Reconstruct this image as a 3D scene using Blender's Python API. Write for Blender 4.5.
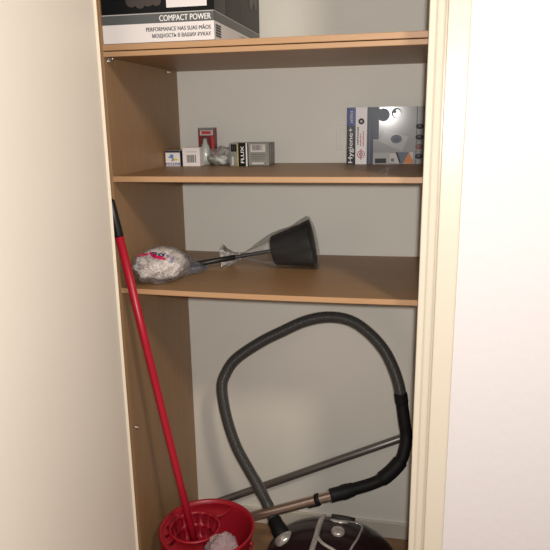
import bpy, bmesh, math, random
from mathutils import Vector, Matrix, noise
random.seed(7)
C = bpy.context.scene.collection
for o in list(bpy.data.objects): bpy.data.objects.remove(o)

# ------------------------------------------------------------------ camera, world, lights, exposure
sc = bpy.context.scene
EYE = Vector((0, 0, 1.55))
PITCH, YAW, ROLL, FPX = 0.2405, 0.2116, 0.01635, 629.1
fw = Vector((-math.sin(YAW)*math.cos(PITCH), math.cos(YAW)*math.cos(PITCH), -math.sin(PITCH)))
rt = Vector((math.cos(YAW), math.sin(YAW), 0)); up = rt.cross(fw)
r2 = rt*math.cos(ROLL) - up*math.sin(ROLL); u2 = up*math.cos(ROLL) + rt*math.sin(ROLL)
cd = bpy.data.cameras.new('camera'); cam = bpy.data.objects.new('camera', cd); C.objects.link(cam)
m = Matrix((r2, u2, -fw)).transposed().to_4x4(); m.translation = EYE
cam.matrix_world = m
cd.sensor_width = 36; cd.lens = FPX/550*36; cd.clip_start = .02
sc.camera = cam

w = bpy.data.worlds.new('world'); sc.world = w; w.use_nodes = True
w.node_tree.nodes['Background'].inputs[0].default_value = (1.0, .95, .92, 1)
w.node_tree.nodes['Background'].inputs[1].default_value = .17

def light(name, kind, loc, energy, col, size, target=None):
    l = bpy.data.lights.new(name, kind); l.energy = energy; l.color = col
    if kind == 'AREA': l.shape = 'DISK'; l.size = size
    else: l.shadow_soft_size = size
    o = bpy.data.objects.new(name, l); C.objects.link(o); o.location = loc
    if target: o.rotation_euler = (Vector(target)-Vector(loc)).to_track_quat('-Z', 'Y').to_euler()
    return o
light('phone_flash', 'POINT', (.03, -.01, 1.585), 61, (1.0, .955, .915), .02)
light('room_lamp', 'AREA', (.95, -.15, 2.85), 25, (1.0, .86, .70), .35, (-.3, 1.8, 1.0))

vs = sc.view_settings
vs.view_transform = 'Standard'; vs.look = 'None'; vs.gamma = 1; vs.use_curve_mapping = False
vs.exposure = 0.15

# ------------------------------------------------------------------ materials
def srgb(r, g, b):
    f = lambda c: (c/255/12.92) if c/255 <= .04045 else ((c/255+.055)/1.055)**2.4
    return (f(r), f(g), f(b), 1)
def mat(name, col, rough=.5, metal=0, spec=.5, bump=None, vary=None, coat=0, alpha=1):
    """bump=(scale,strength,distance); vary=(scale,amount) mottles the base colour"""
    m = bpy.data.materials.new(name); m.use_nodes = True; nt = m.node_tree
    b = nt.nodes['Principled BSDF']
    b.inputs['Base Color'].default_value = col; b.inputs['Roughness'].default_value = rough
    b.inputs['Metallic'].default_value = metal; b.inputs['Specular IOR Level'].default_value = spec
    b.inputs['Coat Weight'].default_value = coat; b.inputs['Alpha'].default_value = alpha
    tc = nt.nodes.new('ShaderNodeTexCoord')
    if bump:
        n = nt.nodes.new('ShaderNodeTexNoise'); n.inputs['Scale'].default_value = bump[0]; n.inputs['Detail'].default_value = 4
        bp = nt.nodes.new('ShaderNodeBump'); bp.inputs['Strength'].default_value = bump[1]; bp.inputs['Distance'].default_value = bump[2]
        nt.links.new(tc.outputs['Object'], n.inputs['Vector']); nt.links.new(n.outputs['Fac'], bp.inputs['Height'])
        nt.links.new(bp.outputs['Normal'], b.inputs['Normal'])
    if vary:
        n = nt.nodes.new('ShaderNodeTexNoise'); n.inputs['Scale'].default_value = vary[0]; n.inputs['Detail'].default_value = 3
        r = nt.nodes.new('ShaderNodeValToRGB')
        a = vary[1]
        r.color_ramp.elements[0].color = tuple(c*(1-a) for c in col[:3])+(1,); r.color_ramp.elements[0].position = .3
        r.color_ramp.elements[1].color = tuple(min(1, c*(1+a)) for c in col[:3])+(1,); r.color_ramp.elements[1].position = .7
        nt.links.new(tc.outputs['Object'], n.inputs['Vector']); nt.links.new(n.outputs['Fac'], r.inputs[0])
        nt.links.new(r.outputs[0], b.inputs['Base Color'])
    return m
def wood(name, c1, c2, stretch, rough=.45, scale=6):
    m = bpy.data.materials.new(name); m.use_nodes = True; nt = m.node_tree
    b = nt.nodes['Principled BSDF']; b.inputs['Roughness'].default_value = rough
    tc = nt.nodes.new('ShaderNodeTexCoord'); mp = nt.nodes.new('ShaderNodeMapping')
    mp.inputs['Scale'].default_value = stretch
    n = nt.nodes.new('ShaderNodeTexNoise'); n.inputs['Scale'].default_value = scale; n.inputs['Detail'].default_value = 6
    n.inputs['Distortion'].default_value = .15
    n2 = nt.nodes.new('ShaderNodeTexNoise'); n2.inputs['Scale'].default_value = scale*6; n2.inputs['Detail'].default_value = 3
    mx = nt.nodes.new('ShaderNodeMath'); mx.operation = 'MULTIPLY_ADD'; mx.inputs[1].default_value = .35
    r = nt.nodes.new('ShaderNodeValToRGB')
    r.color_ramp.elements[0].color = c1; r.color_ramp.elements[0].position = .35
    r.color_ramp.elements[1].color = c2; r.color_ramp.elements[1].position = 1.0
    L = nt.links.new
    L(tc.outputs['Object'], mp.inputs[0]); L(mp.outputs[0], n.inputs['Vector']); L(mp.outputs[0], n2.inputs['Vector'])
    L(n2.outputs['Fac'], mx.inputs[0]); L(n.outputs['Fac'], mx.inputs[2]); L(mx.outputs[0], r.inputs[0]); L(r.outputs[0], b.inputs['Base Color'])
    return m
def plastic_film(name, tint=(1, 1, 1, 1), haze=.025, gloss=.35):
    m = bpy.data.materials.new(name); m.use_nodes = True; nt = m.node_tree
    nt.nodes.clear(); N = nt.nodes.new; L = nt.links.new
    out = N('ShaderNodeOutputMaterial'); tr = N('ShaderNodeBsdfTransparent'); tr.inputs[0].default_value = (.99, .99, .99, 1)
    df = N('ShaderNodeBsdfDiffuse'); df.inputs[0].default_value = tint
    gl = N('ShaderNodeBsdfGlossy'); gl.inputs['Roughness'].default_value = .12
    m1 = N('ShaderNodeMixShader'); m1.inputs[0].default_value = haze
    m2 = N('ShaderNodeMixShader'); fr = N('ShaderNodeFresnel'); fr.inputs[0].default_value = 1.5
    tc = N('ShaderNodeTexCoord'); n = N('ShaderNodeTexNoise'); n.inputs['Scale'].default_value = 45; n.inputs['Detail'].default_value = 3
    n.inputs['Distortion'].default_value = 1.5
    bp = N('ShaderNodeBump'); bp.inputs['Strength'].default_value = .9; bp.inputs['Distance'].default_value = .006
    L(tc.outputs['Object'], n.inputs['Vector']); L(n.outputs['Fac'], bp.inputs['Height'])
    for q in (df, gl, fr): L(bp.outputs[0], q.inputs['Normal'])
    L(tr.outputs[0], m1.inputs[1]); L(df.outputs[0], m1.inputs[2]); L(m1.outputs[0], m2.inputs[1]); L(gl.outputs[0], m2.inputs[2])
    mu = N('ShaderNodeMath'); mu.operation = 'MULTIPLY'; mu.inputs[1].default_value = gloss; L(fr.outputs[0], mu.inputs[0]); L(mu.outputs[0], m2.inputs[0]); L(m2.outputs[0], out.inputs[0])
    return m

BE1, BE2 = (.275, .158, .072, 1), (.345, .205, .10, 1)
M = dict(
    backwall=mat('backwall_paint', (.80, .785, .715, 1), .75, bump=(60, .15, .002), vary=(2.5, .03)),
    plaster=mat('white_plaster', (.86, .835, .86, 1), .6, bump=(38, .3, .004)),
    cream=mat('cream_gloss_paint', (.84, .78, .65, 1), .32, spec=.4),
    doorp=mat('cream_door_paint', (.83, .775, .69, 1), .42, spec=.35, vary=(1.5, .02)),
    skirting=mat('skirting_paint', (.62, .58, .50, 1), .5),
    floor=wood('laminate_floor', (.22, .12, .06, 1), (.34, .20, .11, 1), (1, 9, 1), .5, 4),
    beech_x=wood('beech_board_across', BE1, BE2, (.8, 22, 22)),
    beech_z=wood('beech_board_upright', BE1, BE2, (22, 22, .8)),
    beech_edge=wood('beech_edge_banding', (.46, .27, .14, 1), (.53, .32, .17, 1), (.8, 22, 22)),
    steel=mat('zinc_fitting', (.6, .58, .55, 1), .3, 1),
    hole=mat('dark_hole', (.05, .03, .02, 1), .8),
    red=mat('red_plastic', (.36, .010, .022, 1), .4, vary=(6, .06)),
    redpole=mat('red_painted_tube', (.46, .012, .032, 1), .35),
    blackp=mat('black_plastic', (.012, .012, .012, 1), .4),
    rubber=mat('black_rubber', (.004, .004, .004, 1), .5, spec=.22),
    hose=mat('grey_hose_plastic', (.085, .085, .083, 1), .32, .3),
    grip=mat('black_soft_grip', (.006, .006, .007, 1), .6, spec=.25),
    tube=mat('brushed_steel_tube', (.40, .31, .26, 1), .3, .85),
    gtube=mat('grey_steel_tube', (.20, .18, .17, 1), .38, .7),
    chrome=mat('silver_plastic_trim', (.50, .47, .45, 1), .25, .55),
    burgundy=mat('burgundy_shell', (.016, .007, .009, 1), .28, spec=.35, coat=.15),
    darkgrey=mat('dark_grey_shell', (.03, .027, .028, 1), .4),
    mauve=mat('mauve_microfibre', (.42, .30, .31, 1), .95, bump=(300, 1, .004), vary=(25, .25)),
    cotton=mat('white_cotton', (.86, .80, .76, 1), .9, bump=(500, .6, .001)),
    film=plastic_film('clear_film'),
    bluefilm=plastic_film('blue_film', (.35, .5, .75, 1), .2),
    frillfilm=plastic_film('frill_film', (.9, .88, .86, 1), .28, .8), bagfilm=plastic_film('bag_film', (.92, .9, .92, 1), .17, .5),
    pink=mat('pink_print', srgb(200, 30, 90), .5, spec=.12), navy=mat('navy_print', srgb(25, 25, 70), .5),
    ctn_black=mat('carton_black', (.010, .011, .012, 1), .25, spec=.12), ctn_grey=mat('carton_grey', srgb(88, 92, 93), .4),
    ctn_dark=mat('carton_charcoal', srgb(36, 34, 36), .45, spec=.3), white=mat('carton_white', (.80, .76, .76, 1), .45),
    whitetxt=mat('white_ink', (.85, .85, .85, 1), .5), ink=mat('dark_ink', (.05, .05, .055, 1), .5, spec=.12),
    ghost=mat('carton_grey_picture', srgb(66, 58, 57), .4), redline=mat('red_brown_ink', srgb(120, 55, 55), .5),
    silver=mat('silver_card', (.32, .325, .33, 1), .14, 0, .13, vary=(9, .10)), silver2=mat('pale_silver_card', (.42, .42, .42, 1), .14, 0, .13),
    blue=mat('blue_ink', srgb(60, 70, 140), .2, spec=.12), slate=mat('slate_ink', srgb(50, 56, 72), .3, spec=.12),
    greyb=mat('grey_blue_ink', srgb(95, 105, 120), .35, spec=.12), orange=mat('orange_ink', srgb(200, 130, 80), .4, spec=.12),
    lilac=mat('lilac_print', srgb(150, 135, 175), .5), redtxt=mat('red_ink', srgb(190, 60, 60), .5), lightgrey=mat('light_grey_card', (.55, .53, .51, 1), .4, spec=.12),
    redbox=mat('dark_red_card', srgb(125, 30, 36), .4), yellow=mat('yellow_ink', srgb(225, 200, 80), .5),
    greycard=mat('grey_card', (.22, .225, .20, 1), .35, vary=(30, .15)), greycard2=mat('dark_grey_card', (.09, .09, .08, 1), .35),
    glass=mat('frosted_bulb_glass', (.55, .6, .56, 1), .15, coat=.5), sky=mat('sky_blue_ink', srgb(90, 140, 190), .5),
    brush=mat('grey_bristle', (.3, .3, .3, 1), .8),
)

# ------------------------------------------------------------------ mesh helpers
def add_box(bm, x0, x1, y0, y1, z0, z1, bev=0, mi=0):
    g = bmesh.ops.create_cube(bm, size=1)
    vv = g['verts']
    for v in vv:
        v.co = Vector((x0+(v.co.x+.5)*(x1-x0), y0+(v.co.y+.5)*(y1-y0), z0+(v.co.z+.5)*(z1-z0)))
    fs = set(f for v in vv for f in v.link_faces)
    for f in fs: f.material_index = mi
    if bev:
        es = list(set(e for v in vv for e in v.link_edges))
        bmesh.ops.bevel(bm, geom=es, offset=bev, segments=2, affect='EDGES', profile=.5)
    return vv
def catmull(pts, n):
    P = [Vector(p) for p in pts]; P = [P[0]*2-P[1]]+P+[P[-1]*2-P[-2]]
    out = []
    for i in range(1, len(P)-2):
        for k in range(n):
            t = k/n; a, b, c, d = P[i-1:i+3]
            out.append(.5*((2*b)+(c-a)*t+(2*a-5*b+4*c-d)*t*t+(3*b-a-3*c+d)*t**3))
    out.append(P[-2]); return out
def resample(pts, step):
    out = [pts[0]]; acc = 0
    for a, b in zip(pts, pts[1:]):
        L = (b-a).length; s = step-acc
        while s <= L:
            out.append(a+(b-a)*(s/L)); s += step
        acc = (acc+L) % step
    return out
def add_tube(bm, pts, rad, seg=12, caps=True, sx=1.0, mi=0, closed=False):
    """sweep a circle along pts; rad a number or f(i, n); sx squashes the section across the path's side axis"""
    pts = [Vector(p) for p in pts]; n = len(pts); rings = []; prev = None
    for i, p in enumerate(pts):
        t = (pts[min(i+1, n-1)]-pts[max(i-1, 0)]).normalized()
        if prev is None:
            a = Vector((0, 1, 0)) if abs(t.y) < .8 else Vector((1, 0, 0))
            s = (a - t*a.dot(t)).normalized()
        else:
            s = (prev - t*prev.dot(t)).normalized()
        prev = s; q = t.cross(s)
        r = rad(i, n) if callable(rad) else rad
        rings.append([bm.verts.new(p+(s*math.cos(2*math.pi*k/seg)*sx+q*math.sin(2*math.pi*k/seg))*r) for k in range(seg)])
    for a, b in zip(rings, rings[1:]):
        for k in range(seg):
            f = bm.faces.new((a[k], a[(k+1) % seg], b[(k+1) % seg], b[k])); f.smooth = True; f.material_index = mi
    if caps:
        f = bm.faces.new(rings[0][::-1]); f.material_index = mi
        f = bm.faces.new(rings[-1]); f.material_index = mi
def add_lathe(bm, prof, mtx=Matrix(), seg=32, mi=0, caps=False):
    rings = [[bm.verts.new(mtx @ Vector((r*math.cos(2*math.pi*k/seg), r*math.sin(2*math.pi*k/seg), z))) for k in range(seg)] for r, z in prof]
    for a, b in zip(rings, rings[1:]):
        for k in range(seg):
            f = bm.faces.new((a[k], a[(k+1) % seg], b[(k+1) % seg], b[k])); f.smooth = True; f.material_index = mi
    if caps:
        bm.faces.new(rings[0][::-1]).material_index = mi; bm.faces.new(rings[-1]).material_index = mi
def axis_mtx(p, d):
    m = Vector(d).to_track_quat('Z', 'Y').to_matrix().to_4x4(); m.translation = Vector(p); return m
def obj(name, bm, mats, parent=None, normals=True):
    if normals: bmesh.ops.recalc_face_normals(bm, faces=bm.faces)
    me = bpy.data.meshes.new(name); bm.to_mesh(me); bm.free()
    for mm in (mats if isinstance(mats, (list, tuple)) else [mats]): me.materials.append(mm)
    o = bpy.data.objects.new(name, me); C.objects.link(o)
    if parent:
        o.parent = parent
        w = parent.location.copy(); pp = parent.parent
        while pp: w += pp.location; pp = pp.parent
        if not parent.get('rz'):
            o.location = -w if parent.type == 'EMPTY' else (0, 0, 0)
    return o
def box(name, x0, x1, y0, y1, z0, z1, mt, parent=None, bev=0):
    bm = bmesh.new(); add_box(bm, x0, x1, y0, y1, z0, z1, bev); return obj(name, bm, mt, parent)
def tube(name, pts, r, mt, parent=None, seg=16, **k):
    bm = bmesh.new(); add_tube(bm, pts, r, seg, **k); return obj(name, bm, mt, parent)
def tag(o, label=None, cat=None, group=None, kind=None):
    if label: o['label'] = label
    if cat: o['category'] = cat
    if group: o['group'] = group
    if kind: o['kind'] = kind
    return o
def thing(name, loc, label, cat, group=None):
    o = bpy.data.objects.new(name, None); C.objects.link(o); o.location = loc; o.empty_display_size = .05
    return tag(o, label, cat, group)
def struct(o): o['kind'] = 'structure'; return o

class Print:
    """flat printed shapes and lettering on one face: origin o, unit axes u (right), v (up), n (out of the face)"""
    def __init__(s, o, u, v):
        s.o, s.u, s.v = Vector(o), Vector(u).normalized(), Vector(v).normalized(); s.n = s.u.cross(s.v)
        s.bm = bmesh.new(); s.mats = []; s.lay = 0
    def mi(s, m):
        if m not in s.mats: s.mats.append(m)
        return s.mats.index(m)
    def P(s, a, b): return s.o+s.u*a+s.v*b+s.n*(.0004+s.lay*.00012)
    def poly(s, pts, m):
        s.lay += 1; f = s.bm.faces.new([s.bm.verts.new(s.P(*p)) for p in pts]); f.material_index = s.mi(m)
    def rect(s, a0, b0, a1, b1, m): s.poly([(a0, b0), (a1, b0), (a1, b1), (a0, b1)], m)
    def disc(s, a, b, r, m, ry=None, n=20): s.poly([(a+r*math.cos(2*math.pi*k/n), b+(ry or r)*math.sin(2*math.pi*k/n)) for k in range(n)], m)
    def ring(s, a, b, r, t, m, n=24):
        s.lay += 1
        for k in range(n):
            A, B = 2*math.pi*k/n, 2*math.pi*(k+1)/n
            f = s.bm.faces.new([s.bm.verts.new(s.P(a+q*math.cos(x), b+q*math.sin(x))) for q, x in ((r, A), (r, B), (r-t, B), (r-t, A))]); f.material_index = s.mi(m)
    def text(s, txt, a0, b0, a1, b1, m, rot=0, bold=.02):
        """fit the lettering into the rectangle; rot=1 reads from bottom to top"""
        s.lay += 1
        cu = bpy.data.curves.new('t', 'FONT'); cu.body = txt; cu.size = 1; cu.resolution_u = 6
        t = bpy.data.objects.new('t', cu); C.objects.link(t)
        bpy.context.view_layer.update()
        me = bpy.data.meshes.new_from_object(t.evaluated_get(bpy.context.evaluated_depsgraph_get()))
        bpy.data.objects.remove(t); bpy.data.curves.remove(cu)
        xs = [q.co.x for q in me.vertices]; ys = [q.co.y for q in me.vertices]
        if xs:
            X0, X1, Y0, Y1 = min(xs), max(xs), min(ys), max(ys); k = s.mi(m)
            nv = []
            for q in me.vertices:
                p, r = (q.co.x-X0)/(X1-X0), (q.co.y-Y0)/(Y1-Y0)
                if rot: p, r = 1-r, p
                nv.append(s.bm.verts.new(s.P(a0+p*(a1-a0), b0+r*(b1-b0))))
            for f in me.polygons:
                vs_ = [nv[i] for i in f.vertices]
                try: q_ = s.bm.faces.new(vs_)
                except ValueError: continue
                q_.material_index = k; q_.normal_update()
                if q_.normal.dot(s.n) < 0: q_.normal_flip()
        bpy.data.meshes.remove(me)
        if bold:
            s_ = (b1-b0 if rot else a1-a0)/max(len(txt), 1)*min(bold, .05)*1.6
            if rot: s.text(txt, a0, b0+s_, a1, b1+s_, m, rot, 0)
            else: s.text(txt, a0+s_, b0, a1+s_, b1, m, rot, 0)
    def strokes(s, a0, b0, a1, b1, m, n=7, rot=0):
        """a line of lettering too small to read: short strokes of uneven width"""
        rr = random.Random(n)
        for k in range(n):
            t0, t1 = k/n, (k+rr.uniform(.55, .8))/n; h_ = rr.choice((.8, 1, 1))
            if rot: s.rect(a0+(a1-a0)*(1-h_), b0+(b1-b0)*t0, a1, b0+(b1-b0)*t1, m)
            else: s.rect(a0+(a1-a0)*t0, b0, a0+(a1-a0)*t1, b0+(b1-b0)*h_, m)
            s.lay -= 1
        s.lay += 1
    def barcode(s, a0, b0, a1, b1, m, n=14, sd=1):
        rr = random.Random(sd); x = a0; W = (a1-a0)/n
        for k in range(n):
            w = W*rr.choice((.3, .5, .7)); s.rect(x, b0, x+w, b1, m); s.lay -= 1; x += W
        s.lay += 1
    def done(s, name, parent): return obj(name, s.bm, s.mats, parent, normals=False)

# ------------------------------------------------------------------ dimensions
XL, XR, YF, YB = -.791, .047, 1.599, 2.139        # inside faces of the cupboard, front of the boards, back wall
T = .0153
Z3, Z2 = 1.0953, 1.4096
ZA0, ZA1, ZB1 = 1.718, 1.7332, 1.7486
CEIL = 2.60

# ------------------------------------------------------------------ setting
struct(box('floor', -5, 5, -5, 2.3, -.1, 0, M['floor']))
struct(box('wall_back', XL-.08, XR+.08, YB, YB+.1, 0, CEIL, M['backwall']))
struct(box('wall_left', XL-.10, XL-.018, 1.58, YB, 0, CEIL, M['backwall']))
struct(box('wall_right', XR+.018, XR+.10, 1.58, YB, 0, CEIL, M['backwall']))
struct(box('ceiling', XL-.10, XR+.10, 1.58, YB+.1, CEIL, CEIL+.08, M['backwall']))
bm = bmesh.new()                                                     # wall around the doorway
HEAD = 2.46
add_box(bm, .072, 2.2, 1.477, 1.58, 0, 2.75); add_box(bm, -2.2, -.80, 1.477, 1.58, 0, 2.75); add_box(bm, -.80, .072, 1.477, 1.58, HEAD+.03, 2.75)
struct(obj('wall_front', bm, M['plaster']))
struct(box('baseboard_back', XL, XR, YB-.013, YB, 0, .066, M['skirting'], bev=.003))

def profile_post(name, prof, z0, z1):
    """upright moulding from a plan outline"""
    bm = bmesh.new(); lo = [bm.verts.new((x, y, z0)) for x, y in prof]; hi = [bm.verts.new((x, y, z1)) for x, y in prof]
    n = len(prof)
    for i in range(n): bm.faces.new((lo[i], lo[(i+1) % n], hi[(i+1) % n], hi[i]))
    bm.faces.new(lo[::-1]); bm.faces.new(hi)
    bmesh.ops.bevel(bm, geom=[e for e in bm.edges if abs(e.verts[0].co.z-e.verts[1].co.z) > .1], offset=.0016, segments=2, affect='EDGES')
    return struct(obj(name, bm, M['cream']))
right_prof = [(.031, 1.577), (.031, 1.503), (.0465, 1.500), (.0475, 1.492), (.064, 1.486), (.0655, 1.494), (.0685, 1.494), (.0695, 1.470), (.1125, 1.467), (.1165, 1.476), (.1165, 1.4765), (.0715, 1.4765), (.0715, 1.577)]
profile_post('trim_1', right_prof, 0, HEAD+.04)
left_prof = [(-.800, 1.577), (-.800, 1.508), (-.7515, 1.5025), (-.7500, 1.4995), (-.7555, 1.4985), (-.7895, 1.4985), (-.7895, 1.470), (-.825, 1.470), (-.8300, 1.476), (-.8005, 1.4768), (-.8005, 1.577)]
profile_post('trim_2', left_prof, 0, HEAD+.04)
struct(box('trim_3', -.755, .031, 1.474, 1.577, HEAD, HEAD+.04, M['cream'], bev=.002))
# small strike holes in the right jamb
bm = bmesh.new()
for z in (.690, .676, .745): add_box(bm, .0302, .0309, 1.515, 1.523, z, z+.006)
tag(obj('latch_hole', bm, M['hole'], bpy.data.objects['trim_1']), 'small dark holes in the cream frame')

bm = bmesh.new()
add_box(bm, -.791, -.756, .655, 1.4975, .012, HEAD-.006, bev=.003)
door = struct(obj('door_1', bm, M['doorp']))

# ------------------------------------------------------------------ cupboard carcases
def board_x(name, z0, z1, parent, sag=0, y0=YF, y1=YB-.002):
    """horizontal board with eased front edges and an optional slight sag"""
    bm = bmesh.new(); n = 24; b = .0012; x0, x1 = XL+.0005, XR-.0005
    sec = [(y0+b, z0), (y0, z0+b), (y0, z1-b), (y0+b, z1), (y1, z1), (y1, z0)]
    rings = []
    for i in range(n+1):
        t = i/n; s = -sag*4*t*(1-t)
        rings.append([bm.verts.new((x0+(x1-x0)*t, y, z+s)) for y, z in sec])
    for a, c in zip(rings, rings[1:]):
        for k in range(6): bm.faces.new((a[k], a[(k+1) % 6], c[(k+1) % 6], c[k])).material_index = 1 if k < 3 else 0
    bm.faces.new(rings[0][::-1]); bm.faces.new(rings[-1])
    return obj(name, bm, [M['beech_x'], M['beech_edge']], parent)
cab = thing('wardrobe_cabinet', ((XL+XR)/2, 1.86, 0), 'beech-effect lower cupboard carcase with open shelves inside the doorway', 'cabinet')
box('side_panel', XL-.016, XL, YF, YB-.001, 0, ZA1, M['beech_z'], cab, .0008)
box('side_panel', XR, XR+.016, YF, YB-.001, 0, ZA1, M['beech_z'], cab, .0008)
board_x('top_board', ZA0, ZA1-.0024, cab)
board_x('shelf', Z2-T, Z2, cab)
board_x('shelf', Z3-T, Z3, cab, .003)
def fitting(x, y, z, s=1):
    bm = bmesh.new()
    add_lathe(bm, [(0, .008), (.0035, .008), (.004, .006), (.004, .0025), (.0065, .002), (.0065, -.001)], axis_mtx((x, y, z), (s, 0, 0)), 14)
    return bm
for (y, z) in ((1.623, 1.710), (2.055, 1.711), (1.626, .649)):
    obj('shelf_pin', fitting(XL+.0005, y, z), M['steel'], cab)
box('corner_bracket', XL+.001, XL+.016, 1.618, 1.630, 1.7125, 1.7178, M['steel'], cab, .001)
for zz in (Z2, Z3):
    for y in (1.66, 2.06):
        obj('shelf_pin', fitting(XR-.0005, y, zz-T-.007, -1), M['steel'], cab)
cab2 = thing('upper_cabinet', ((XL+XR)/2, 1.86, ZA1), 'beech-effect upper cupboard carcase stacked on top, holding the big carton', 'cabinet')
board_x('bottom_board', ZA1, ZB1, cab2)
box('side_panel', XL-.016, XL, YF, YB-.001, ZA1, 2.44, M['beech_z'], cab2, .0008)
box('side_panel', XR, XR+.016, YF, YB-.001, ZA1, 2.44, M['beech_z'], cab2, .0008)
board_x('top_board', 2.4245, 2.44, cab2)

pl = thing('wall_plate', (-.205, YB, 1.48), 'pale square blanking plate on the back wall beside the silver box', 'wall plate')
box('plate', -.243, -.163, YB-.006, YB, 1.452, 1.532, M['backwall'], pl, .002)
box('raised_centre', -.232, -.174, YB-.009, YB-.0055, 1.463, 1.521, M['backwall'], pl, .0015)

# ------------------------------------------------------------------ big carton, top left
bx = thing('vacuum_carton', (-.637, 1.85, ZB1), 'large black carton with COMPACT POWER lettering and a white lower band', 'box')
z0 = ZB1+.0004
box('carton', -.790, -.489, 1.604, 2.097, z0, z0+.43, M['ctn_black'], bx, .001)
p = Print((-.790, 1.604, z0), (1, 0, 0), (0, 0, 1)); W = .301
p.rect(0, .001, W, .046, M['white']); p.rect(0, .046, W, .0685, M['ctn_grey']); p.rect(0, .0685, W, .0705, M['lightgrey'])
p.text('COMPACT POWER', .157, .050, W-.008, .064, M['whitetxt'], bold=0)
p.text('COMPACT POWER', .1577, .050, W-.0073, .064, M['whitetxt'], bold=0)
p.text('PERFORMANCE NAS SUAS MÃOS', .1204, .0265, W-.0086, .0385, M['ink'], bold=0)
p.text('МОЩНОСТЬ В ВАШИХ РУКАХ', .1364, .009, W-.0086, .0205, M['ink'], bold=0)
p.text('PERFORMANCE NAS SUAS MÃOS', .120, .0265, W-.009, .0385, M['ink'], bold=0)
p.text('МОЩНОСТЬ В ВАШИХ РУКАХ', .136, .009, W-.009, .0205, M['ink'], bold=0)
p.rect(.178, .081, .284, .25, M['white'])
for a, b, r in ((.085, .102, .016), (.108, .097, .015), (.13, .104, .018), (.152, .099, .013)): p.disc(a, b, r, M['ghost'])
p.rect(.07, .102, .165, .2, M['ghost'])
p.done('printed_front', bx)
p = Print((-.489, 1.604, z0), (0, 1, 0), (0, 0, 1)); D = .493
p.rect(0, .001, D, .046, M['white']); p.rect(0, .046, D, .0685, M['ctn_grey']); p.rect(0, .0685, D, .43, M['ctn_dark']); p.rect(.0, .0685, D, .0705, M['lightgrey'])
p.rect(.004, .0715, .10, .42, M['ctn_black']); p.rect(.115, .085, .118, .42, M['redline']); p.rect(.26, .085, .264, .42, M['redline'])
for i in range(6): p.disc(.34+.02*i, .17+.03*math.sin(i*2), .018, M['ghost'])
for i in range(5): p.rect(.006, .010+i*.0062, .052, .0135+i*.0062, M['ink'])
for i in range(4): p.rect(.25, .012+i*.008, .40, .0145+i*.008, M['lightgrey'])
p.done('printed_side', bx)

# ------------------------------------------------------------------ small packages on the second shelf
def rot_parent(o, deg): o.rotation_euler = (0, 0, math.radians(deg))
s0 = Z2+.0004
a = thing('bulb_box', (-.759, 2.0, Z2), 'small white box with blue picture, leftmost against the wooden panel', 'box')
box('carton', -.785, -.735, 1.975, 2.025, s0, s0+.050, M['white'], a, .0008)
p = Print((-.785, 1.975, s0), (1, 0, 0), (0, 0, 1))
p.rect(.0015, .003, .0485, .011, M['blue']); p.strokes(.004, .0045, .046, .0098, M['whitetxt'], 7)
p.rect(.0, .044, .05, .050, M['slate']); p.disc(.022, .032, .007, M['sky']); p.disc(.034, .022, .009, M['yellow'], .004); p.rect(.010, .028, .018, .031, M['sky']); p.poly([(.02, .015), (.03, .02), (.026, .03)], M['sky'])
p.done('printed_front', a)
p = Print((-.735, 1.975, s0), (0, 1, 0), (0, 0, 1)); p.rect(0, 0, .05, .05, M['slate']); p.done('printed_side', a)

b = thing('lamp_box', (-.696, 2.0, Z2), 'small plain white box with a grey barcode square on its front', 'box')
box('carton', -.726, -.667, 1.975, 2.03, s0, s0+.060, M['white'], b, .0008)
p = Print((-.726, 1.975, s0), (1, 0, 0), (0, 0, 1))
p.rect(.014, .011, .041, .037, M['lightgrey']); p.barcode(.015, .013, .040, .036, M['ctn_grey'], 9, 3); p.rect(.043, .012, .046, .037, M['ctn_grey']); p.rect(.012, .045, .05, .0475, M['lightgrey'])
p.done('printed_front', b)

c = thing('bulb_blister', (-.665, 2.06, Z2), 'upright red card pack with a pale bulb shape, tallest of the small packages', 'package')
box('backing_card', -.697, -.640, 2.058, 2.085, s0, s0+.121, M['redbox'], c, .001)
p = Print((-.697, 2.058, s0), (1, 0, 0), (0, 0, 1))
p.rect(.0, .114, .057, .121, M['greycard']); p.rect(.006, .096, .052, .113, M['lightgrey']); p.rect(.012, .100, .044, .110, M['redtxt'])
p.rect(.045, .01, .054, .092, M['redtxt'])
p.rect(.0, .0, .057, .03, M['greyb'])
p.done('printed_front', c)
bm = bmesh.new()
add_lathe(bm, [(.0, .0), (.016, .001), (.0175, .02), (.0175, .045), (.013, .062), (.0075, .072), (.006, .085), (.0, .087)], Matrix.Translation((-.667, 2.036, s0)) @ Matrix.Diagonal((1, .9, 1, 1)), 20)
obj('bulb_shape', bm, M['glass'], c)
bm = bmesh.new(); add_lathe(bm, [(.0, 0), (.021, 0), (.022, .03), (.021, .055), (.012, .078), (.009, .092), (0, .095)], Matrix.Translation((-.667, 2.036, s0)) @ Matrix.Diagonal((1, .95, 1, 1)), 20)
obj('plastic_cover', bm, M['film'], c)

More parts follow.
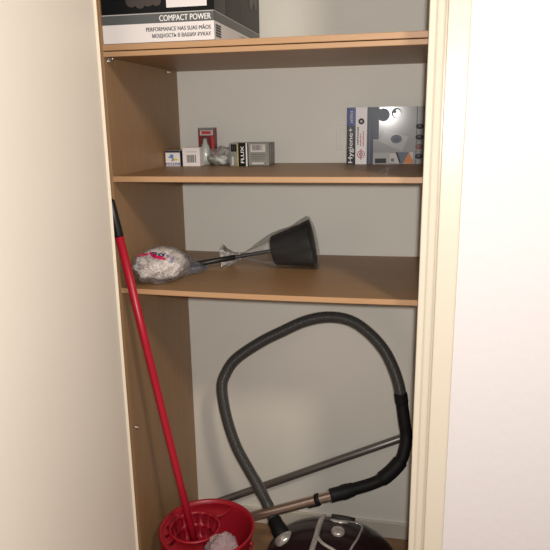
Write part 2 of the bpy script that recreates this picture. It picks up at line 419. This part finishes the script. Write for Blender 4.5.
d = thing('bulb_bag', (-.605, 2.02, Z2), 'crumpled clear plastic bag of small bulbs between the red pack and grey boxes', 'bag')
rr = random.Random(4)
for i, (x, y, z, r) in enumerate(((-.628, 2.01, .020, .0165), (-.598, 2.005, .018, .0165), (-.612, 2.03, .040, .015), (-.583, 2.03, .017, .014), (-.640, 2.035, .016, .013))):
    bm = bmesh.new()
    dr = Vector((rr.uniform(-1, 1), rr.uniform(-.6, .2), rr.uniform(-.2, .8))).normalized()
    add_lathe(bm, [(0, -r), (r*.6, -r*.8), (r, -r*.1), (r*.85, r*.5), (r*.45, r), (r*.42, r*1.5), (0, r*1.55)], axis_mtx((x, y, s0+z), dr), 16)
    obj('bulb', bm, M['glass'] if i % 2 else M['greycard'], d)
bm = bmesh.new(); bmesh.ops.create_icosphere(bm, subdivisions=5, radius=1)
for v in bm.verts:
    q = v.co.copy(); k = 1+.35*noise.noise(q*1.7+Vector((3, 1, 0)))+.14*noise.noise(q*5)
    v.co = Vector((-.606+q.x*.043*k, 2.02+q.y*.032*k, s0+.030+q.z*.030*k))
    v.co.z = max(v.co.z, s0+.0005)
for f in bm.faces: f.smooth = True
obj('plastic_bag', bm, M['bagfilm'], d)

e = thing('slim_carton', (-.53, 2.02, Z2), 'narrow black and grey carton with yellow stripe and vertical white lettering', 'box')
box('carton', -.566, -.507, 1.978, 2.06, s0, s0+.073, M['ctn_black'], e, .0008)
p = Print((-.566, 1.978, s0), (1, 0, 0), (0, 0, 1))
p.rect(.0, .0, .025, .073, M['greycard']); p.rect(.003, .046, .022, .069, M['ctn_black']); p.text('U', .008, .052, .017, .064, M['ghost'])
p.rect(.006, .004, .012, .03, M['lightgrey']); p.rect(.0255, 0, .0275, .073, M['yellow'])
p.text('FLUX', .036, .010, .0465, .062, M['whitetxt'], rot=1, bold=.05)
p.rect(.053, .0, .0575, .073, M['white']); p.rect(.0515, .0, .0525, .073, M['greyb'])
p.done('printed_front', e)
f_ = thing('grey_carton', (-.465, 2.02, Z2), 'grey square carton with a pale barcode label, beside the black slim carton', 'box')
box('carton', -.5055, -.438, 1.978, 2.062, s0, s0+.073, M['greycard'], f_, .0008)
p = Print((-.5055, 1.978, s0), (1, 0, 0), (0, 0, 1))
p.rect(.007, .044, .056, .068, M['lightgrey']); p.barcode(.014, .050, .047, .066, M['ctn_grey'], 11, 5)
for i in range(3): p.rect(.010, .036-i*.007, .055, .038-i*.007, M['ctn_grey'])
p.rect(.0, .0, .0675, .003, M['greycard2']); p.rect(.012, .006, .05, .012, M['lightgrey'])
p.done('printed_front', f_)
p = Print((-.438, 1.978, s0), (0, 1, 0), (0, 0, 1)); p.rect(0, 0, .084, .073, M['greycard2']); p.rect(.01, .01, .03, .065, M['greycard']); p.rect(.05, .012, .06, .06, M['greycard']); p.done('printed_side', f_)  # side face in shade: the shading is put into its darker grey

# silver filter kit box
g = thing('filter_kit_box', (-.080, 2.095, Z2), 'glossy silver box with vertical Hygiene+ lettering at the right of the shelf', 'box')
W, H = .243, .177
bm = bmesh.new(); add_box(bm, -.122, .121, -.025, .018, .0004, H, .0008)
for v in bm.verts: pass
g['rz'] = 1
obj('carton', bm, M['silver2'], g)
p = Print((-.122, -.025, 0), (1, 0, 0), (0, 0, 1)); u = .00335
p.rect(0, .0, 8.3*u, H, M['ctn_black']); p.rect(0, .121, 8.3*u, H-.001, M['blue'])
p.strokes(2.8*u, .130, 5.4*u, .168, M['lightgrey'], 7, 1)
p.text('Hygiene+', 1.5*u, .004, 6.8*u, .114, M['whitetxt'], rot=1, bold=.04)
p.rect(8.3*u, 0, 19*u, H, M['white']); p.disc(13.5*u, .134, .0095, M['ink']); p.disc(13.5*u, .134, .004, M['lightgrey'])
for i, (h0, h1) in enumerate(((.062, .118), (.058, .098), (.058, .104))): p.strokes((9.8+2.6*i)*u, h0, (11.1+2.6*i)*u, h1, M['redtxt'] if i else M['ink'], 11+i, 1)
p.ring(13.6*u, .031, .0125, .0025, M['redtxt']); p.ring(13.6*u, .031, .006, .002, M['ink']); p.rect(13.2*u, .014, 14*u, .048, M['redtxt'])
p.rect(19*u, 0, 25*u, H, M['slate']); p.rect(21*u, 0, 22*u, H, M['greyb'])
p.rect(25*u, .0, 65*u, H, M['silver']); p.rect(65.2*u, 0, W, H, M['silver']); p.rect(64.8*u, 0, 65.3*u, H, M['ink'])
p.rect(25*u, .078, 30*u, H, M['slate']); p.strokes(26.6*u, .085, 28.4*u, .118, M['greyb'], 5, 1)
p.rect(26*u, .15, 31*u, .172, M['slate']); p.disc(34*u, .153, .020, M['slate']); p.disc(34.6*u, .153, .014, M['greyb']); p.rect(32*u, .146, 36*u, .151, M['slate'])
p.disc(46*u, .158, .0155, M['greyb']); p.disc(46.6*u, .156, .0125, M['silver2']); p.disc(44.4*u, .162, .005, M['slate'])
p.poly([(30*u, .072), (52*u, .040), (58*u, .085), (36*u, .105)], M['silver2']); p.disc(46.5*u, .078, .0175, M['greyb'], .0135); p.disc(46.8*u, .076, .009, M['slate'], .006)
p.rect(25.2*u, 0, 40*u, .036, M['silver2']); p.rect(27*u, .003, 37.5*u, .018, M['ink']); p.rect(40.5*u, .004, 47*u, .034, M['lightgrey']); p.rect(42*u, .008, 45*u, .018, M['greyb'])
p.poly([(46*u, .002), (62.5*u, .002), (62.5*u, .037), (46*u, .037)], M['lightgrey']); p.poly([(46*u, .037), (58.5*u, .037), (53*u, .002), (50*u, .002)], M['greyb']); p.poly([(58.5*u, .037), (62.5*u, .012), (62.5*u, .002), (53*u, .002)], M['orange'])
p.poly([(46*u, .037), (48*u, .037), (51.5*u, .002), (50*u, .002)], M['ink'])
for i, zz in enumerate((.116, .083, .054, .024)):
    p.disc(W-.0165, zz, .012, M['ink'] if i != 2 else M['redline'], .0085); p.disc(W-.0165, zz+.002, .004, M['greyb'], .0025)
    p.rect(65.3*u, zz+.016, W, zz+.0165, M['ink'])
p.done('printed_front', g)
rot_parent(g, 2.5)

# ------------------------------------------------------------------ mop refill in a bag, third shelf
s3 = Z3-.0025
mr = thing('mop_refill', (-.70, 1.76, Z3), 'white cotton mop head refill in a clear bag with pink and navy print', 'mop head')
bm = bmesh.new(); rr = random.Random(11)
cx, cy, cz, ax, ay, az = -.708, 1.702, s3+.049, .074, .085, .046
bmesh.ops.create_icosphere(bm, subdivisions=4, radius=1)
for v in bm.verts:
    q = v.co.copy(); k = .84*(1+.16*noise.noise(q*2.1+Vector((2, 0, 5)))); v.co = Vector((cx+q.x*ax*k, cy+q.y*ay*k, max(cz+q.z*az*k, s3+.003)))
for f in bm.faces: f.smooth = True
for i in range(120):
    th, ph = rr.uniform(0, 2*math.pi), rr.uniform(-.5, 1.5); pts = []; st = rr.uniform(0, 6); R0 = rr.uniform(.07, .30)
    nrm = Vector((math.cos(th)*math.cos(ph), math.sin(th)*math.cos(ph), math.sin(ph)))
    t1 = nrm.cross(Vector((0, 0, 1))).normalized(); t2 = nrm.cross(t1)
    for k in range(15):
        an = st+k*.52; R = R0*(1-.035*k)
        q = (nrm+t1*math.cos(an)*R+t2*math.sin(an)*R).normalized(); q *= (.93+.07*math.sin(k*.9+i))*(1+.16*noise.noise(q*2.1+Vector((2, 0, 5))))
        pt = Vector((cx+q.x*ax, cy+q.y*ay, max(cz+q.z*az, s3+.006))); pts.append(pt)
    add_tube(bm, pts, .0037, 6)
co = obj('cotton_strands', bm, M['cotton'], mr)
def bag_surface(q, s=1.0):
    k = 1+.16*noise.noise(q*2.1+Vector((2, 0, 5)))+.07*noise.noise(q*6)
    return Vector((cx+q.x*(ax+.008)*k*s, cy+q.y*(ay+.008)*k*s, max(cz+q.z*(az+.008)*k*s, s3+.0022)))
bm = bmesh.new(); bmesh.ops.create_icosphere(bm, subdivisions=5, radius=1)
for v in bm.verts:
    q = v.co.copy(); P_ = bag_surface(q)
    v.co = P_
for f in bm.faces: f.smooth = True
for v in bm.verts: v.co.x = max(v.co.x, XL+.0015); v.co.y = min(max(v.co.y, 1.61), 2.12)
obj('plastic_bag', bm, M['bagfilm'], mr)
# empty end of the bag, lying out towards the plunger handle
bm = bmesh.new(); rings = []
for i in range(22):
    t = i/21; X = cx+.045+t*.042; Y = cy+.05+t*.10; wd = .050*(1-.35*t)+.006*math.sin(i*1.3); ht = .034*(1-t)**1.3+.004+.004*math.sin(i*2.1)
    ring = []
    for k in range(24):
        a_ = 2*math.pi*k/24; wv = 1+.15*math.sin(a_*5+i*.9)
        ring.append(bm.verts.new((X-math.sin(a_)*0, Y+math.cos(a_)*wd*wv, max(s3+.0018, s3+ht+math.sin(a_)*ht*wv))))
    rings.append(ring)
for A, B in zip(rings, rings[1:]):
    for k in range(24):
        f = bm.faces.new((A[k], A[(k+1) % 24], B[(k+1) % 24], B[k])); f.smooth = True; f.material_index = 1 if (k > 16 or k < 2) else 0
obj('bag_end', bm, [M['film'], M['bluefilm']], mr)
# printed pattern on the bag: pink lettering strokes and two navy rings, wrapped on its upper front
def on_bag(a_, b_):
    q = Vector((a_, -.55, b_)).normalized(); return bag_surface(q, 1.03)
def ribbon(bm, pts, wd, mi):
    P2 = catmull(pts, 5)
    add_tube(bm, [p_ for p_ in P2], wd, 6, mi=mi)
bm = bmesh.new()
ribbon(bm, [on_bag(-.55, .62), on_bag(-.40, .80), on_bag(-.28, .70), on_bag(-.18, .78)], .0026, 0)
ribbon(bm, [on_bag(-.10, .82), on_bag(.02, .62), on_bag(.12, .52), on_bag(.26, .50), on_bag(.38, .48)], .0038, 0)
ribbon(bm, [on_bag(.06, .75), on_bag(.14, .55), on_bag(.30, .56)], .0030, 0)
for (u0, v0, r) in ((.02, .86, .075), (.27, .72, .085)):
    ribbon(bm, [on_bag(u0+r*math.cos(k*.7), v0+r*1.1*math.sin(k*.7)) for k in range(10)], .0019, 1)
for (u0, v0) in ((.52, .70), (.62, .45), (.42, .92), (.74, .62)):
    ribbon(bm, [on_bag(u0-.05, v0-.10), on_bag(u0+.02, v0), on_bag(u0-.02, v0+.10)], .0026, 2)
obj('bag_print', bm, [M['pink'], M['navy'], M['lilac']], mr)

# ------------------------------------------------------------------ plunger in clear wrapping
pg = thing('plunger', (-.45, 1.9, Z3), 'black rubber plunger in clear plastic wrapping lying on the lower shelf', 'plunger')
el = math.radians(11); yw = math.radians(3)
dv = Vector((math.cos(el)*math.cos(yw), math.cos(el)*math.sin(yw), math.sin(el)))
Rr = .077
tip = Vector((-.294, 1.94, s3+.0025+Rr*math.cos(el)))          # centre of the cup's wide rim
mx = axis_mtx(tip-dv*.128, dv)
bm = bmesh.new()
add_lathe(bm, [(0, -.004), (.012, -.004), (.044, .000), (.0475, .004), (.0505, .020), (.052, .022), (.056, .045), (.0572, .047), (.0620, .070), (.0632, .072), (.068, .100), (.0705, .104), (.0755, .124), (.077, .128), (.074, .128), (.064, .100), (.050, .05), (.036, .012), (0, .010)], mx, 40)
obj('rubber_cup', bm, M['rubber'], pg)
hb = tip-dv*.130; hd = (Vector((-.678, 1.862, s3+.0125))-hb)
hl = hd.length
bm = bmesh.new(); add_tube(bm, [hb+hd*t for t in (-.02, .0, .3, .45, .46)], .0058, 14); obj('handle', bm, M['blackp'], pg)
bm = bmesh.new(); add_tube(bm, [hb+hd*t for t in (.45, .452, .99, 1.0)], lambda i, n: (.006, .0088, .0088, .0065)[i], 16)
hh = obj('hand_grip', bm, M['blackp'], pg)
bm = bmesh.new(); add_tube(bm, [hb+hd*1.0+Vector((0, -.001, -.001)), hb+hd*1.03], .004, 10); obj('hanging_tip', bm, M['lightgrey'], hh)
# film around the cup, gathered and tied on the handle
bm = bmesh.new(); rings = []; S = 48
zs = [(-.118, .008), (-.105, .009), (-.09, .012), (-.07, .020), (-.05, .028), (-.03, .040), (-.01, .050), (.01, .056), (.04, .063), (.07, .067), (.10, .077), (.125, .083), (.135, .079), (.1395, .060), (.1385, .03), (.137, .003)]
fl = s3+.0012
for j, (z, r) in enumerate(zs):
    ring = []
    for k in range(S):
        a_ = 2*math.pi*k/S; g_ = 1+.05*math.sin(a_*9+j*.6)+.04*math.sin(a_*5-j*1.1)+(.16*math.sin(a_*7+j) if r < .03 else 0)
        P_ = mx @ Vector((r*g_*math.cos(a_), r*g_*math.sin(a_), z)); P_.z = max(P_.z, fl)
        ring.append(bm.verts.new(P_))
    rings.append(ring)
for A, B in zip(rings, rings[1:]):
    for k in range(S): bm.faces.new((A[k], A[(k+1) % S], B[(k+1) % S], B[k])).smooth = True
obj('clear_wrapping', bm, M['film'], pg)
# crumpled frill beyond the tie
bm = bmesh.new(); rr = random.Random(5)
kc = mx @ Vector((0, 0, -.112))
bm2 = bm
for j in range(9):
    a0 = j*2*math.pi/9; ln = rr.uniform(.038, .058); lean = rr.uniform(.3, .75)
    rad = (mx.to_3x3() @ Vector((math.cos(a0), math.sin(a0), 0)))
    end = kc-dv*ln+rad*ln*lean; sd = dv.cross(rad)
    n1, n2 = 7, 5; grid = []
    for i in range(n1):
        row = []
        for k in range(n2):
            t = i/(n1-1); s_ = (k/(n2-1)-.5)*2
            P_ = kc.lerp(end, t)+sd*s_*(.004+.024*t)+rad*(.006*math.sin(i*2.2+k*1.9+j)*t)
            P_.z = max(P_.z, fl+.001); row.append(bm.verts.new(P_))
        grid.append(row)
    for i in range(n1-1):
        for k in range(n2-1): bm.faces.new((grid[i][k], grid[i][k+1], grid[i+1][k+1], grid[i+1][k])).smooth = True
obj('wrapping_frill', bm, M['frillfilm'], pg)
bm = bmesh.new(); add_tube(bm, [kc+(mx.to_3x3() @ Vector((math.cos(k*.7)*.0115, math.sin(k*.7)*.0115, 0))) for k in range(10)], .0016, 6)
obj('wrapping_tie', bm, M['whitetxt'], pg)

# ------------------------------------------------------------------ red bucket with wringer
BX, BY, RH = -.600, 1.688, .285
bk = thing('mop_bucket', (BX, BY, 0), 'red plastic mop bucket with wringer basket standing on the floor', 'bucket')
bm = bmesh.new()
mt = Matrix.Translation((BX, BY, 0))
add_lathe(bm, [(0, .002), (.098, .002), (.104, .008), (.122, .12), (.138, .225), (.1405, .228), (.146, .270), (.153, .277), (.1545, .283), (.151, .2865), (.1455, .283), (.142, .270), (.134, .222), (.118, .12), (.100, .014), (0, .012)], mt, 64)
obj('tub', bm, M['red'], bk)
# wringer: perforated cone basket on the left, carried by a sloping deck that spans the rim
WX, WY, WR = BX-.047, BY+.012, .079
bm = bmesh.new()
def slotted_cone(bm, cx_, cy_, prof, n, skip):
    rings = [[bm.verts.new((cx_+r*math.cos(2*math.pi*k/n), cy_+r*math.sin(2*math.pi*k/n), z)) for k in range(n)] for r, z in prof]
    for j in range(len(rings)-1):
        for k in range(n):
            if skip(j, k): continue
            f = bm.faces.new((rings[j][k], rings[j][(k+1) % n], rings[j+1][(k+1) % n], rings[j+1][k])); f.smooth = True
    bm.faces.new(rings[-1][::-1])
slotted_cone(bm, WX, WY, [(WR+.006, .268), (WR, .272), (WR-.003, .262), (WR-.012, .235), (WR-.016, .222), (WR-.025, .198), (WR-.029, .185), (WR-.037, .160), (WR-.042, .145)], 48,
             lambda j, k: j in (2, 4, 6) and k % 3 != 0)
sol = obj('wringer_basket', bm, M['red'], bk, normals=False)
md = sol.modifiers.new('thick', 'SOLIDIFY'); md.thickness = .003; md.offset = 0
bm = bmesh.new()                                   # deck ring sector from basket lip to the rim, left half of the tub
n = 72; inner, outer, lip = [], [], []
for k in range(n):
    a_ = math.radians(70)+(2*math.pi-math.radians(140))*k/(n-1)
    ro = .1435; o_ = Vector((BX+ro*math.cos(a_), BY+ro*math.sin(a_), .272))
    di = Vector((o_.x-WX, o_.y-WY, 0)); i_ = Vector((WX, WY, .2665))+di.normalized()*(WR+.004)
    if (o_-Vector((WX, WY, .272))).length < WR+.006: o_ = i_+di.normalized()*.003
    outer.append(bm.verts.new(o_)); inner.append(bm.verts.new(i_))
    m_ = o_.lerp(i_, .5); m_.z = .258; lip.append(bm.verts.new(m_))
holes = (20, 21, 27, 28, 34, 35, 41, 42, 48, 49)
for k in range(n-1):
    f = bm.faces.new((outer[k], outer[k+1], lip[k+1], lip[k])); f.smooth = True
    if k in holes: continue
    f = bm.faces.new((lip[k], lip[k+1], inner[k+1], inner[k])); f.smooth = True
dk = obj('wringer_deck', bm, M['red'], bk, normals=False)
md = dk.modifiers.new('thick', 'SOLIDIFY'); md.thickness = .003; md.offset = 0
# pouring lip and bail lugs
bm = bmesh.new()
for s_ in (-1, 1):
    bm = bmesh.new()
    a_ = math.radians(5) if s_ > 0 else math.radians(185)
    px_, py_ = BX+.1415*math.cos(a_), BY+.1415*math.sin(a_)
    add_lathe(bm, [(0, -.004), (.009, -.004), (.010, 0), (.009, .006), (0, .006)], axis_mtx((px_, py_, .232), (math.cos(a_), math.sin(a_), 0)), 16)
    obj('handle_lug', bm, M['red'], bk)
a_ = math.radians(5); ex, ey = math.cos(a_), math.sin(a_)
pts = [(BX+ex*.1475*math.cos(t)+ey*.150*math.sin(t), BY+ey*.1475*math.cos(t)-ex*.150*math.sin(t), .232-.06*math.sin(t)) for t in [math.pi*k/24 for k in range(25)]]
tube('bail_handle', pts, .0035, M['red'], bk, 8)

# mop whose head sits in the basket
mop = thing('mop', (WX, WY, .17), 'red-handled floor mop with black cap leaning from the bucket to the doorway', 'mop')
A_ = Vector((-.7725, 1.572, 1.253)); B_ = Vector((-.6395, 1.645, .314)); dd = (B_-A_)
top = A_-dd*.10; bot = A_+dd*1.13
tube('handle', [A_, A_.lerp(bot, .33), A_.lerp(bot, .66), bot], .0118, M['redpole'], mop, 20)
bm = bmesh.new(); add_tube(bm, [A_+dd*.004, A_, A_.lerp(top, .5), top, top-dd*.006], lambda i, n: (.0123, .0128, .0122, .011, .006)[i], 20)
obj('handle_cap', bm, M['blackp'], mop)
bm = bmesh.new(); add_tube(bm, [bot-dd*.01, bot+dd*.02, bot+dd*.075], lambda i, n: (.0155, .0185, .026)[i], 20)
obj('socket', bm, M['red'], mop)
# ------------------------------------------------------------------ microfibre cloth in the bucket
bm = bmesh.new(); bmesh.ops.create_icosphere(bm, subdivisions=6, radius=1)
for v in bm.verts:
    q = v.co.copy(); k = 1+.20*noise.noise(q*1.6+Vector((5, 2, 1)))+.09*noise.noise(q*4)+.05*noise.noise(q*11)+.025*noise.noise(q*40)
    v.co = Vector((-.540+q.x*.052*k+q.z*.004, 1.646+q.y*.048*k, .230+q.z*.060*k))
for f in bm.faces: f.smooth = True
tag(obj('cleaning_cloth', bm, M['mauve']), 'crumpled mauve-grey fluffy cloth lying in the red bucket', 'cloth')

# ------------------------------------------------------------------ canister vacuum cleaner
VX, VY, VA, VB = -.214, 1.821, .227, .168
vc = thing('vacuum_cleaner', (VX, VY, 0), 'dark burgundy canister vacuum cleaner with ribbed hose and chrome trim on floor', 'vacuum cleaner')
ZS = .085
def dome(x, y, off=0):
    e_ = 2.25
    v = 1-abs((x-VX)/VA)**e_-abs((y-VY)/VB)**e_
    return ZS+off+.148*max(v, 0)**(1/2.0)
bm = bmesh.new(); NR, NS = 22, 72; rings = []
for j in range(NR+1):
    rr_ = math.sin(j/NR*math.pi/2); ring = []
    for k in range(NS):
        a_ = 2*math.pi*k/NS; c_, s_ = math.cos(a_), math.sin(a_)
        q = (abs(c_)**2.25+abs(s_)**2.25)**(-1/2.25)
        x, y = VX+VA*rr_*q*c_, VY+VB*rr_*q*s_
        ring.append(bm.verts.new((x, y, ZS+.148*max(1-rr_**2.25, 0)**.5)))
    rings.append(ring)
for A, B in zip(rings[1:], rings[2:]):
    for k in range(NS): bm.faces.new((A[k], A[(k+1) % NS], B[(k+1) % NS], B[k])).smooth = True
bm.faces.new(rings[1])
obj('upper_shell', bm, M['burgundy'], vc)
bm = bmesh.new(); rings = []
for sc_, z in ((.86, .018), (.97, .028), (1.0, .045), (1.0, .080), (1.018, .083), (1.018, .091), (1.0, .094)):
    ring = []
    for k in range(NS):
        a_ = 2*math.pi*k/NS; c_, s_ = math.cos(a_), math.sin(a_); q = (abs(c_)**2.25+abs(s_)**2.25)**(-1/2.25)
        ring.append(bm.verts.new((VX+VA*sc_*q*c_, VY+VB*sc_*q*s_, z)))
    rings.append(ring)
for A, B in zip(rings, rings[1:]):
    for k in range(NS): bm.faces.new((A[k], A[(k+1) % NS], B[(k+1) % NS], B[k])).smooth = True
bm.faces.new(rings[0]); bm.faces.new(rings[-1])
obj('lower_shell', bm, M['darkgrey'], vc)
for (x, y, r) in ((VX+.12, VY-.105, .045), (VX+.12, VY+.105, .045), (VX-.14, VY-.07, .022), (VX-.14, VY+.07, .022)):
    bm = bmesh.new(); add_lathe(bm, [(0, -.011), (r*.8, -.011), (r, -.007), (r, .007), (r*.8, .011), (0, .011)], axis_mtx((x, y, r+.0005), (0, 1, 0)), 24)
    obj('wheel', bm, M['blackp'], vc)
def on_dome(pts, off): return [Vector((x, y, dome(x, y, off))) for x, y in pts]
def dome_tube(bm, pts, r, off, n=8, sx=1.6):
    P2 = catmull([(x, y, 0) for x, y in pts], n); add_tube(bm, on_dome([(q.x, q.y) for q in P2], off), r, 10, sx=1)
bm = bmesh.new()
dome_tube(bm, [(-.2500, 1.905), (-.2525, 1.885), (-.2567, 1.8304), (-.2591, 1.7769), (-.264, 1.744), (-.268, 1.715), (-.272, 1.69)], .0095, .000)
dome_tube(bm, [(-.2597, 1.785), (-.2365, 1.7557), (-.1986, 1.7375), (-.17, 1.725)], .0055, .001)
obj('chrome_fork', bm, M['chrome'], vc)
bm = bmesh.new()
dome_tube(bm, [(-.2231, 1.8755), (-.1985, 1.8740), (-.165, 1.884), (-.1320, 1.890), (-.1156, 1.869), (-.1246, 1.8029), (-.1427, 1.7525), (-.150, 1.725)], .0038, .000)
dome_tube(bm, [(-.2154, 1.870), (-.191, 1.8655), (-.1656, 1.872)], .006, .001)
obj('chrome_trim', bm, M['chrome'], vc)
bm = bmesh.new()
nx, ny = -.1907, 1.8087
zt = dome(nx, ny); nn = Vector((-(dome(nx+.002, ny)-dome(nx-.002, ny))/.004, -(dome(nx, ny+.002)-dome(nx, ny-.002))/.004, 1)).normalized()
add_lathe(bm, [(0, .011), (.012, .011), (.017, .009), (.0195, .005), (.0195, -.006)], axis_mtx((nx, ny, zt), nn) @ Matrix.Diagonal((1.15, 1.15, 1, 1)), 28)
obj('power_button', bm, M['chrome'], vc)
bm = bmesh.new(); add_tube(bm, on_dome([(-.225+.02*k, 1.925) for k in range(5)], -.002), .012, 12)
obj('carry_handle', bm, M['darkgrey'], vc)
# hose socket on the left shoulder
hp = [(-.380, 1.815, .190), (-.427, 1.872, .216), (-.454, 1.903, .252), (-.492, 1.915, .317), (-.515, 1.925, .348), (-.571, 1.95, .432), (-.611, 1.975, .534), (-.627, 1.99, .63), (-.615, 2.0, .68), (-.578, 2.01, .735), (-.495, 2.02, .796), (-.418, 2.03, .838), (-.332, 2.04, .879), (-.252, 2.04, .897), (-.178, 2.04, .887), (-.113, 2.035, .846), (-.058, 2.03, .783), (-.018, 2.02, .696), (.002, 2.005, .613)]
P0 = Vector(hp[0]); dn = (Vector((-.430, 1.868, .232))-P0).normalized(); P0 -= dn*.004
bm = bmesh.new(); add_lathe(bm, [(.0, -.034), (.034, -.034), (.0355, -.02), (.0355, -.010), (.0345, -.003), (.031, .0), (.0, .0)], axis_mtx(P0, dn), 28); obj('hose_socket', bm, M['chrome'], vc)
bm = bmesh.new(); add_lathe(bm, [(.0, -.095), (.040, -.095), (.042, -.050), (.040, -.024), (.0375, -.018), (.0, -.018)], axis_mtx(P0+Vector((.004, 0, -.002)), (dn+Vector((-.1, 0, .55))).normalized()), 32); obj('hose_port', bm, M['darkgrey'], vc)
bm = bmesh.new(); add_lathe(bm, [(.0, -.004), (.027, -.003), (.0285, .004), (.027, .034), (.0245, .040), (.0245, .062), (.021, .066), (0, .066)], axis_mtx(P0, dn), 28); obj('hose_coupling', bm, M['grip'], vc)
P2 = resample(catmull([P0+dn*.05]+hp[2:], 20), .0013)
tube('hose', P2, lambda i, n: (.0195)+.0014*(math.sin(2*math.pi*i/5)), M['hose'], vc, 24)
# bent hand grip
gp = [(-.005, 2.008, .650), (.002, 2.004, .61), (.012, 1.99, .55), (.019, 1.985, .51), (.016, 1.97, .47), (-.002, 1.95, .423), (-.063, 1.925, .367), (-.154, 1.9, .336), (-.225, 1.88, .317)]
gq = catmull(gp, 10)
def gr(i, n):
    t = i/n; r = .0205
    if t < .10: r = .0225
    elif t < .13: r = .0205
    if .60 < t < .74: r = .0250
    if t > .86: r = .0235
    if .885 < t < .92: r = .0255
    return r
gpo = tube('hand_grip', gq, gr, M['grip'], vc, 20)
# steel wand fixed to the grip, its foot on the floor behind the bucket
w0, w1 = Vector((-.218, 1.879, .319)), Vector((-.484, 1.855, .224)); wd = (w1-w0).normalized()
wend = w1+wd*.16+Vector((0, .045, 0))
wt = tube('steel_wand', [w0, w0+wd*.003, w0.lerp(w1, .25), w1, w1+wd*.10], .0168, M['tube'], vc, 24)
tube('wand_sleeve', [w0+wd*.05, w0+wd*.062], .0175, M['grip'], vc, 24)
bm = bmesh.new()
add_tube(bm, [w0+wd*.045, w0+wd*.047, w0+wd*.058, w0+wd*.060], lambda i, n: (.018, .0205, .0205, .018)[i], 24)
q0 = w0+wd*.045+Vector((0, 0, -.019)); q1 = w0+wd*.085+Vector((0, 0, -.019))
add_tube(bm, [q0-wd*.005, q0, q1, q1+wd*.004], lambda i, n: (.003, .0065, .0055, .002)[i], 12)
obj('wand_clip', bm, M['grip'], vc)

# loose extension tube leaning behind
e0, e1 = Vector((.024, 2.118, .437)), Vector((-.765, 2.105, .056)); ed = (e1-e0).normalized(); el_ = (e1-e0).length
bm = bmesh.new(); add_tube(bm, [e0, e0+ed*.002, e0+ed*el_*.3, e0+ed*el_*.6, e1-ed*.03, e1-ed*.028, e1], lambda i, n: (.0135, .0147, .0147, .0147, .0147, .0160, .0160)[i], 24)
tag(obj('extension_tube', bm, M['gtube']), 'long grey metal vacuum tube leaning diagonally behind the hose', 'tube')
